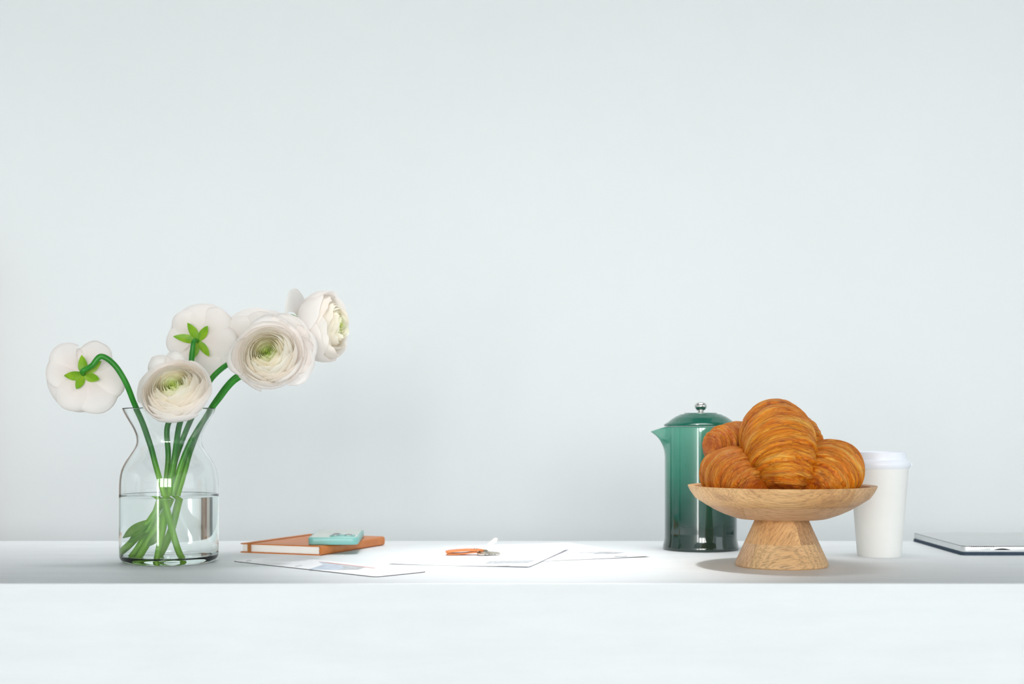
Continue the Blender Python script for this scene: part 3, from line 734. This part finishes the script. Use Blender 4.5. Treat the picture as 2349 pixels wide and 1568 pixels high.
# ------------------------------------------------------------------ notebook
A, B, Cc = G(552, 1266.5), G(738, 1274), G(887, 1250)
ex = (B - A).normalized(); nw = (B - A).length; ey = Vector((-ex.y, ex.x, 0)); nl = (Cc - B).dot(ey)
rz = math.atan2(ex.y, ex.x)
nb = thing('notebook', 'tan leather notebook with an elastic band, closed, under the phone', 'notebook', (A.x, A.y, CT), rz)
T_ = 0.0150
def notebook_cover():
    # C-shaped cross-section swept along y: back board, rounded spine, front board
    t = 0.0016; bm = bmesh.new(); xs = nw - 0.004
    def block(sec):
        a = [bm.verts.new((x, 0.0, z)) for x, z in sec]; b = [bm.verts.new((x, nl, z)) for x, z in sec]; n = len(sec)
        bm.faces.new(a); bm.faces.new(b[::-1])
        for i in range(n): bm.faces.new((a[i], b[i], b[(i + 1) % n], a[(i + 1) % n]))
    block([(0, 0), (xs, 0), (xs, t), (0, t)]); block([(0, T_ - t), (xs, T_ - t), (xs, T_), (0, T_)])
    zs = [T_ * k / 10 for k in range(11)]
    def xo(z): return xs + 0.0040 * (1 - abs(2 * z / T_ - 1) ** 3.5) ** 0.5
    def xi(z): return min(xs + 0.0018, xs - 0.0012 + 0.0048 * abs(2 * z / T_ - 1)) if t < z < T_ - t else xs
    for z0, z1 in zip(zs, zs[1:]): block([(xi(z0), z0), (xo(z0) + 1e-5, z0), (xo(z1) + 1e-5, z1), (xi(z1), z1)])
    bmesh.ops.remove_doubles(bm, verts=bm.verts, dist=1e-6); bmesh.ops.recalc_face_normals(bm, faces=bm.faces)
    return bm
bm_obj('cover', notebook_cover(), M['leather'], nb, smooth=True, sharp=30)
bm_obj('page_block', bev_box(0.0022, nw - 0.006, 0.0022, nl - 0.0022, 0.00165, T_ - 0.00165, 0.0004, 1), M['pages'], nb)
ebx = 0.0135
eb = [(0, -0.0008, -0.0)]
bm = bmesh.new()
lo_, hi_ = 0.0002, T_ + 0.0009
def loopband(x0, x1, y0, y1, z0, z1, t):
    vs_ = []
    for (x) in (x0, x1):
        for d in (0, t):
            vs_ += [(x, y0 - d, z0 - d * 0), (x, y1 + d, z0 - d * 0), (x, y1 + d, z1 + d), (x, y0 - d, z1 + d)]
    fs = []
    for k in range(4):
        j = (k + 1) % 4
        fs += [(k, j, 4 + j, 4 + k), (8 + k, 12 + k, 12 + j, 8 + j), (4 + k, 4 + j, 12 + j, 12 + k), (k, 8 + k, 8 + j, j)]
    return vs_, fs
v_, f_ = loopband(ebx, ebx + 0.0062, -0.0002, nl + 0.0002, 0.0001, T_ + 0.0001, 0.0009)
mesh('elastic_band', v_, f_, M['elastic'], nb, smooth=False)

# ------------------------------------------------------------------ phone (lying screen-down on the notebook)
pzz = T_ + 0.0002
Pn = G(706, 1249.5, pzz); Pn2 = G(822, 1252.5, pzz)
prz = 0.045; pw = 0.0785
PW, PL, PTk = pw, 0.166, 0.0118
ph = thing('smartphone', 'smartphone in a teal case lying face down on the notebook', 'phone', (Pn.x, Pn.y, CT + pzz), prz)
v_, f_ = rslab(0, PW, 0, PL, 0, PTk, 0.010, 0.0022, 8); mesh('case', v_, f_, M['phone'], ph, sharp=50)
v_, f_ = rslab(0.003, PW - 0.003, 0.003, PL - 0.003, PTk - 0.001, PTk + 0.00015, 0.008, 0.0001, 8); mesh('back_panel', v_, f_, M['phone_back'], ph, sharp=50)
v_, f_ = rslab(PW - 0.046, PW - 0.006, 0.006, 0.046, PTk - 0.001, PTk + 0.0016, 0.009, 0.0008, 8)
cmod = mesh('camera_module', v_, f_, M['phone'], ph, sharp=50)
for lx, ly in ((PW - 0.036, 0.016), (PW - 0.016, 0.016), (PW - 0.036, 0.036)):
    v_, f_ = lathe([(0.0, 0.0), (0.0078, 0.0), (0.0082, 0.0016), (0.0078, 0.0022), (0.0066, 0.0022), (0.0064, 0.0016), (0.0, 0.0016)], 32)
    lo = mesh('lens_ring', v_, f_, M['chrome'], cmod, sharp=35); lo.location = (lx, ly, PTk + 0.0016)
    v_, f_ = lathe([(0.0064, 0.0), (0.0063, 0.0019), (0.004, 0.00195), (0.0, 0.002)], 24)
    l2 = mesh('lens', v_, f_, M['lens'], cmod); l2.location = (lx, ly, PTk + 0.0016)
for y0, y1 in ((0.045, 0.058), (0.064, 0.077)):
    bm_obj('side_button', bev_box(PW - 0.0004, PW + 0.0006, y0, y1, PTk * 0.35, PTk * 0.62, 0.0003, 1), M['phone'], ph)

# ------------------------------------------------------------------ papers
def sheet(name, label, corner, e1, e2, w_, h_, hf, group=None, th=0.00025, zb=0.0, cr=0.0, prints=(), mat=None, cat='paper'):
    e1 = Vector((*e1, 0)).normalized(); e2 = Vector((*e2, 0)).normalized(); n1, n2 = 28, 28
    root = thing(name, label, cat, (corner.x, corner.y, CT), group=group)
    def P_(a, b, lift): p = e1 * a + e2 * b; return (p.x, p.y, zb + hf(a / w_, b / h_) + lift)
    vs_, fs = [], []
    for lift in (0.0, th):
        for i in range(n1 + 1):
            for j in range(n2 + 1): vs_.append(P_(w_ * i / n1, h_ * j / n2, lift))
    m = n2 + 1; o2 = (n1 + 1) * m
    for i in range(n1):
        for j in range(n2):
            q = (i * m + j, (i + 1) * m + j, (i + 1) * m + j + 1, i * m + j + 1)
            fs.append(tuple(o2 + k for k in q)); fs.append(q[::-1])
    per = [i * m for i in range(n1 + 1)] + [n1 * m + j for j in range(1, m)] + [i * m + n2 for i in range(n1 - 1, -1, -1)] + [j for j in range(n2 - 1, 0, -1)]
    for k in range(len(per)):
        a, b = per[k], per[(k + 1) % len(per)]; fs.append((a, b, o2 + b, o2 + a))
    so = mesh('sheet', vs_, fs, mat or M['paper'], root, sharp=40)
    bm = bmesh.new(); bm.from_mesh(so.data); bmesh.ops.recalc_face_normals(bm, faces=bm.faces); bm.to_mesh(so.data); bm.free()
    for (pn, quad, pm) in prints:
        # quad: four photo pixels on the sheet -> local coordinates
        L = []
        for (qx, qy) in quad:
            g = G(qx, qy, zb) - Vector((corner.x, corner.y, CT)); L.append((g.dot(e1), g.dot(e2)))
        nn = 8; pv, pf = [], []
        for i in range(nn + 1):
            for j in range(nn + 1):
                u, v = i / nn, j / nn
                a = (L[0][0] * (1 - u) + L[1][0] * u) * (1 - v) + (L[3][0] * (1 - u) + L[2][0] * u) * v
                b = (L[0][1] * (1 - u) + L[1][1] * u) * (1 - v) + (L[3][1] * (1 - u) + L[2][1] * u) * v
                pv.append(P_(min(max(a, 0.001), w_ - 0.001), min(max(b, 0.001), h_ - 0.001), th + 0.00012))
        for i in range(nn):
            for j in range(nn): pf.append((i * (nn + 1) + j, (i + 1) * (nn + 1) + j, (i + 1) * (nn + 1) + j + 1, i * (nn + 1) + j + 1))
        mesh(pn, pv, pf, pm, root)
    return root
# booklet with a dark back cover in front of the notebook
c0, c1, c2 = G(862, 1324), G(530, 1287), G(967, 1311)
e1 = (c1 - c0).normalized(); e2 = Vector((e1.y, -e1.x, 0))
if e2.x < 0: e2 = -e2
mg = thing('booklet', 'flat white printed booklet with a dark edge and rounded corner, in front of the notebook', 'booklet', (c0.x, c0.y, CT), math.atan2(e1.y, e1.x) - PI)
# local frame: -x runs along the long edge, y away
Lb, Wb = (c1 - c0).length, 0.0965
v_, f_ = rslab(-Lb, 0, 0, Wb, 0.0, 0.0009, 0.012, 0.0002, 8); mesh('back_cover', v_, f_, M['darkedge'], mg, sharp=50)
v_, f_ = rslab(-Lb + 0.0005, -0.0005, 0.0005, Wb - 0.0005, 0.0009, 0.0016, 0.0116, 0.0002, 8); mesh('pages', v_, f_, M['paper'], mg, sharp=50)
def booklet_print(name, poly, mat, z=0.00168):
    inv = mg.matrix_basis.inverted(); bpts = []
    for qx, qy in poly:
        l = inv @ G(qx, qy, 0.0016); bpts.append((l.x, l.y))
    v_, f_ = extrude_poly(bpts, 0.0016, z); mesh(name, v_, f_, mat, mg, smooth=False)
bpy.context.view_layer.update()
booklet_print('printed_photo', [(708, 1305), (724, 1300), (742, 1294), (730, 1288), (760, 1291), (786, 1295), (838, 1300), (812, 1306), (770, 1307)], M['inkblue'])
booklet_print('printed_shadow', [(782, 1296), (840, 1300.5), (822, 1306), (766, 1307), (790, 1303)], M['ink'], 0.00172)
booklet_print('printed_line', [(730, 1287.2), (760, 1290.3), (862, 1302.2), (858, 1302.8), (756, 1291.6)], M['inkred'], 0.00175)
booklet_print('text_block', [(676, 1298), (692, 1296), (694, 1297), (678, 1299)], M['ink'])
booklet_print('text_block', [(565, 1285), (576, 1284), (577, 1286), (566, 1287)], M['ink'])
# two loose sheets
cA = G(1213, 1301.5); rA = G(1312, 1259); d2 = (rA - cA).normalized(); d1 = Vector((-d2.y, d2.x, 0))
sheet('paper_sheet', 'white printed sheet under the keys, its edge curling up', cA, d1.xy, d2.xy, 0.21, 0.297,
      lambda u, v: 0.0003 + 0.004 * math.exp(-u / 0.10) * (0.12 + 0.88 * v ** 1.3) + 0.0008 * math.exp(-v / 0.08) * (0.5 + 0.5 * math.sin(u * 6 + 1)),
      prints=(('printed_photo', [(1112, 1293.5), (1212, 1292), (1229, 1286.5), (1124, 1287)], M['ink']), ('text_block', [(1137, 1301), (1166, 1300.5), (1173, 1298.5), (1142, 1298.5)], M['ink2']),
              ('text_block', [(924, 1297), (943, 1296.6), (938, 1295), (922, 1295.4)], M['ink2'])), group='loose printed sheets')
cB = G(1492, 1277); lB = G(1282, 1285.5); f1 = (lB - cB).normalized(); f2 = Vector((f1.y, -f1.x, 0))
if f2.y < 0: f2 = -f2
sheet('paper_sheet', 'white printed sheet lying between the keys and the coffee press', cB, f1.xy, f2.xy, 0.21, 0.297,
      lambda u, v: 0.0003 + 0.0016 * math.exp(-v / 0.06) * math.exp(-u / 0.3),
      prints=(('printed_photo', [(1356, 1271.5), (1412, 1271), (1440, 1267), (1376, 1265.5)], M['ink']), ('printed_band', [(1322, 1268.5), (1420, 1269), (1410, 1267), (1330, 1267)], M['ink']), ('text_block', [(1411, 1278.5), (1438, 1278.2), (1441, 1276), (1407, 1276.2)], M['ink2'])), group='loose printed sheets')

# ------------------------------------------------------------------ keys with leather fob
KD = 2.222; KS = KD / FPX
k0 = G(1022, 1273)
key = thing('key_fob', 'bunch of keys on a tan leather fob lying on the printed sheet', 'keys', (k0.x, k0.y, CT + 0.0008))
def strap(pts, w0, w1, t):
    """leather strap: centre line (x,z), width along y"""
    sp_ = spline(pts, 6); vs_, fs = [], []
    n = len(sp_)
    for i, (x, z) in enumerate(sp_):
        tx = sp_[min(i + 1, n - 1)][0] - sp_[max(i - 1, 0)][0]; tz = sp_[min(i + 1, n - 1)][1] - sp_[max(i - 1, 0)][1]
        l = math.hypot(tx, tz) or 1; nx, nz = -tz / l, tx / l
        q = i / (n - 1); hw = (w0 + (w1 - w0) * q) * min(1, math.sqrt(max(0.02, 1 - max(0, 0.10 - q) ** 2 / 0.01)))
        for sgn in (-1, 1):
            for y in (-hw, hw): vs_.append((x + nx * t / 2 * sgn, y, z + nz * t / 2 * sgn))
    for i in range(n - 1):
        a = 4 * i; b = a + 4
        fs += [(a, a + 1, b + 1, b), (a + 2, b + 2, b + 3, a + 3), (a, b, b + 2, a + 2), (a + 1, a + 3, b + 3, b + 1)]
    fs += [(0, 2, 3, 1), (4 * n - 4, 4 * n - 3, 4 * n - 1, 4 * n - 2)]
    return vs_, fs
fo = mesh('leather_fob', *strap([(0.0, 0.0045), (0.012, 0.0062), (0.030, 0.0075), (0.047, 0.0078), (0.055, 0.0074), (0.0595, 0.0066)], 0.0125, 0.0065, 0.0030), M['leather2'], key, sharp=40)
mesh('fob_lining', *strap([(0.002, 0.0018), (0.014, 0.0018), (0.030, 0.0026), (0.042, 0.0040), (0.050, 0.0044)], 0.0115, 0.006, 0.0022), M['leather2'], key, sharp=40)
mesh('stud', *lathe([(0, 0.0), (0.0026, 0.0), (0.0028, 0.0006), (0.0016, 0.0014), (0, 0.0016)], 16), M['key'], fo).location = (0.047, -0.001, 0.0092)
ring = [( 0.0585 + 0.0075 * math.cos(a), 0.0075 * math.sin(a) - 0.004, 0.0042 + 0.0030 * math.sin(a * 1.0 + 0.6)) for a in [2 * PI * k / 32 for k in range(33)]]
mesh('split_ring', *tube(ring, 0.0008, 8), M['chrome'], key)
def key_mesh(length):
    h = 0.0078
    pts = []
    for k in range(15):
        a = math.radians(28) + math.radians(304) * k / 14
        pts.append((h * math.cos(a) * 0.95, h * math.sin(a)))
    x = h * 0.84
    blade = [(x, -0.0042)]
    xs = x
    teeth = [0.0042, 0.0018, 0.0040, 0.0012, 0.0034, 0.0020, 0.0040, 0.0026]
    for k, tt in enumerate(teeth):
        blade.append((x + 0.003 + (length - 0.006) * (k + 0.2) / len(teeth), -tt)); blade.append((x + 0.003 + (length - 0.006) * (k + 0.75) / len(teeth), -tt * 0.75))
    blade += [(x + length, 0.0), (x + length - 0.003, 0.0040), (x, 0.0042)]
    return extrude_poly(pts + blade, -0.0009, 0.0009)
def add_key(loc, rx, ry, rz_, ln):
    v_, f_ = key_mesh(ln); o = mesh('key', v_, f_, M['key'], key, smooth=False)
    o.matrix_local = Matrix.Translation(loc) @ Matrix.Rotation(rz_, 4, 'Z') @ Matrix.Rotation(ry, 4, 'Y') @ Matrix.Rotation(rx, 4, 'X')
add_key((0.060, 0.004, 0.0068), math.radians(76), math.radians(-40), 0.05, 0.022)
add_key((0.057, -0.010, 0.0034), math.radians(14), math.radians(3), -0.10, 0.022)
add_key((0.060, -0.003, 0.0048), math.radians(8), math.radians(5), 0.06, 0.019)

# ------------------------------------------------------------------ laptop
l0 = G(2207, 1273.5)
lx0, ly0 = l0.x, l0.y
LW, LD = 0.292, 0.292
lt = thing('laptop', 'closed silver laptop lying on its slate blue keyboard cover', 'laptop', (lx0, ly0, CT))
ld = BY - ly0 - 0.002
v_, f_ = rslab(-0.0005, LW, 0.0, ld, 0.0, 0.0022, 0.010, 0.0008, 6); mesh('keyboard_cover', v_, f_, M['slate'], lt, sharp=50)
v_, f_ = rslab(0.0, LW, 0.0005, ld - 0.0005, 0.0026, 0.0050, 0.010, 0.0008, 6); mesh('keyboard_base', v_, f_, M['slate'], lt, sharp=50)
bm_obj('hinge_gap', bev_box(0.002, LW - 0.002, 0.002, ld - 0.002, 0.0021, 0.0027), M['black'], lt)
v_, f_ = rslab(0.0008, LW - 0.0008, 0.0012, ld - 0.001, 0.0050, 0.0142, 0.009, 0.0012, 6); bd = mesh('tablet_body', v_, f_, M['aluside'], lt, sharp=50)
v_, f_ = rslab(0.0014, LW - 0.0014, 0.0020, ld - 0.0016, 0.0139, 0.01455, 0.008, 0.0002, 6); mesh('seam', v_, f_, M['black'], lt)
v_, f_ = rslab(0.0010, LW - 0.0010, 0.0014, ld - 0.0012, 0.01455, 0.0152, 0.0085, 0.0003, 6); mesh('kickstand', v_, f_, M['alu'], lt, sharp=50)
# vent slots along the near edge, a side button and the finger notch
for k in range(11):
    x = 0.014 + k * 0.0034
    bm_obj('vent_slot', bev_box(x, x + 0.0022, 0.0006, 0.0016, 0.0131, 0.0139, 0.0002, 1), M['black'], bd)
bm_obj('power_button', bev_box(0.029, 0.044, 0.0008, 0.0016, 0.0090, 0.0112, 0.0004, 2), M['aluside'], bd, smooth=True)
nv = [];
for k in range(17):
    t = k / 16; nv.append((0.050 + 0.026 * t, 0.0085 + 0.0026 * math.sin(PI * t) ** 0.8))
nv += [(0.050 + 0.026 * (1 - k / 16), 0.0085) for k in range(1, 16)]
bm = bmesh.new(); fv = [bm.verts.new((x, 0.0010, z)) for x, z in nv]; bk = [bm.verts.new((x, 0.0022, z)) for x, z in nv]
n = len(nv)
bm.faces.new(fv)
for i in range(n): bm.faces.new((fv[i], fv[(i + 1) % n], bk[(i + 1) % n], bk[i]))
bmesh.ops.recalc_face_normals(bm, faces=bm.faces)
bm_obj('finger_notch', bm, M['black'], bd)

# ------------------------------------------------------------------ shelving beyond the left edge of the picture, seen bent through the water
sh = thing('shelving', 'shallow brown and black shelving against the wall, seen bent through the vase water', 'shelf', (-1.47, 3.20, 0))
bm_obj('side_panel', bev_box(-0.23, -0.09, -0.05, 0.045, 0, 1.5, 0.002, 1), M['dark'], sh)
bm_obj('side_panel', bev_box(0.13, 0.24, -0.05, 0.045, 0, 1.5, 0.002, 1), M['brown'], sh)
for z in (0.35, 0.80, 1.15, 1.45): bm_obj('shelf_board', bev_box(-0.09, 0.13, -0.04, 0.045, z, z + 0.025, 0.001, 1), M['brown'], sh)
bm_obj('back_panel', bev_box(-0.09, 0.13, 0.03, 0.045, 0.05, 1.48), M['binder'], sh)
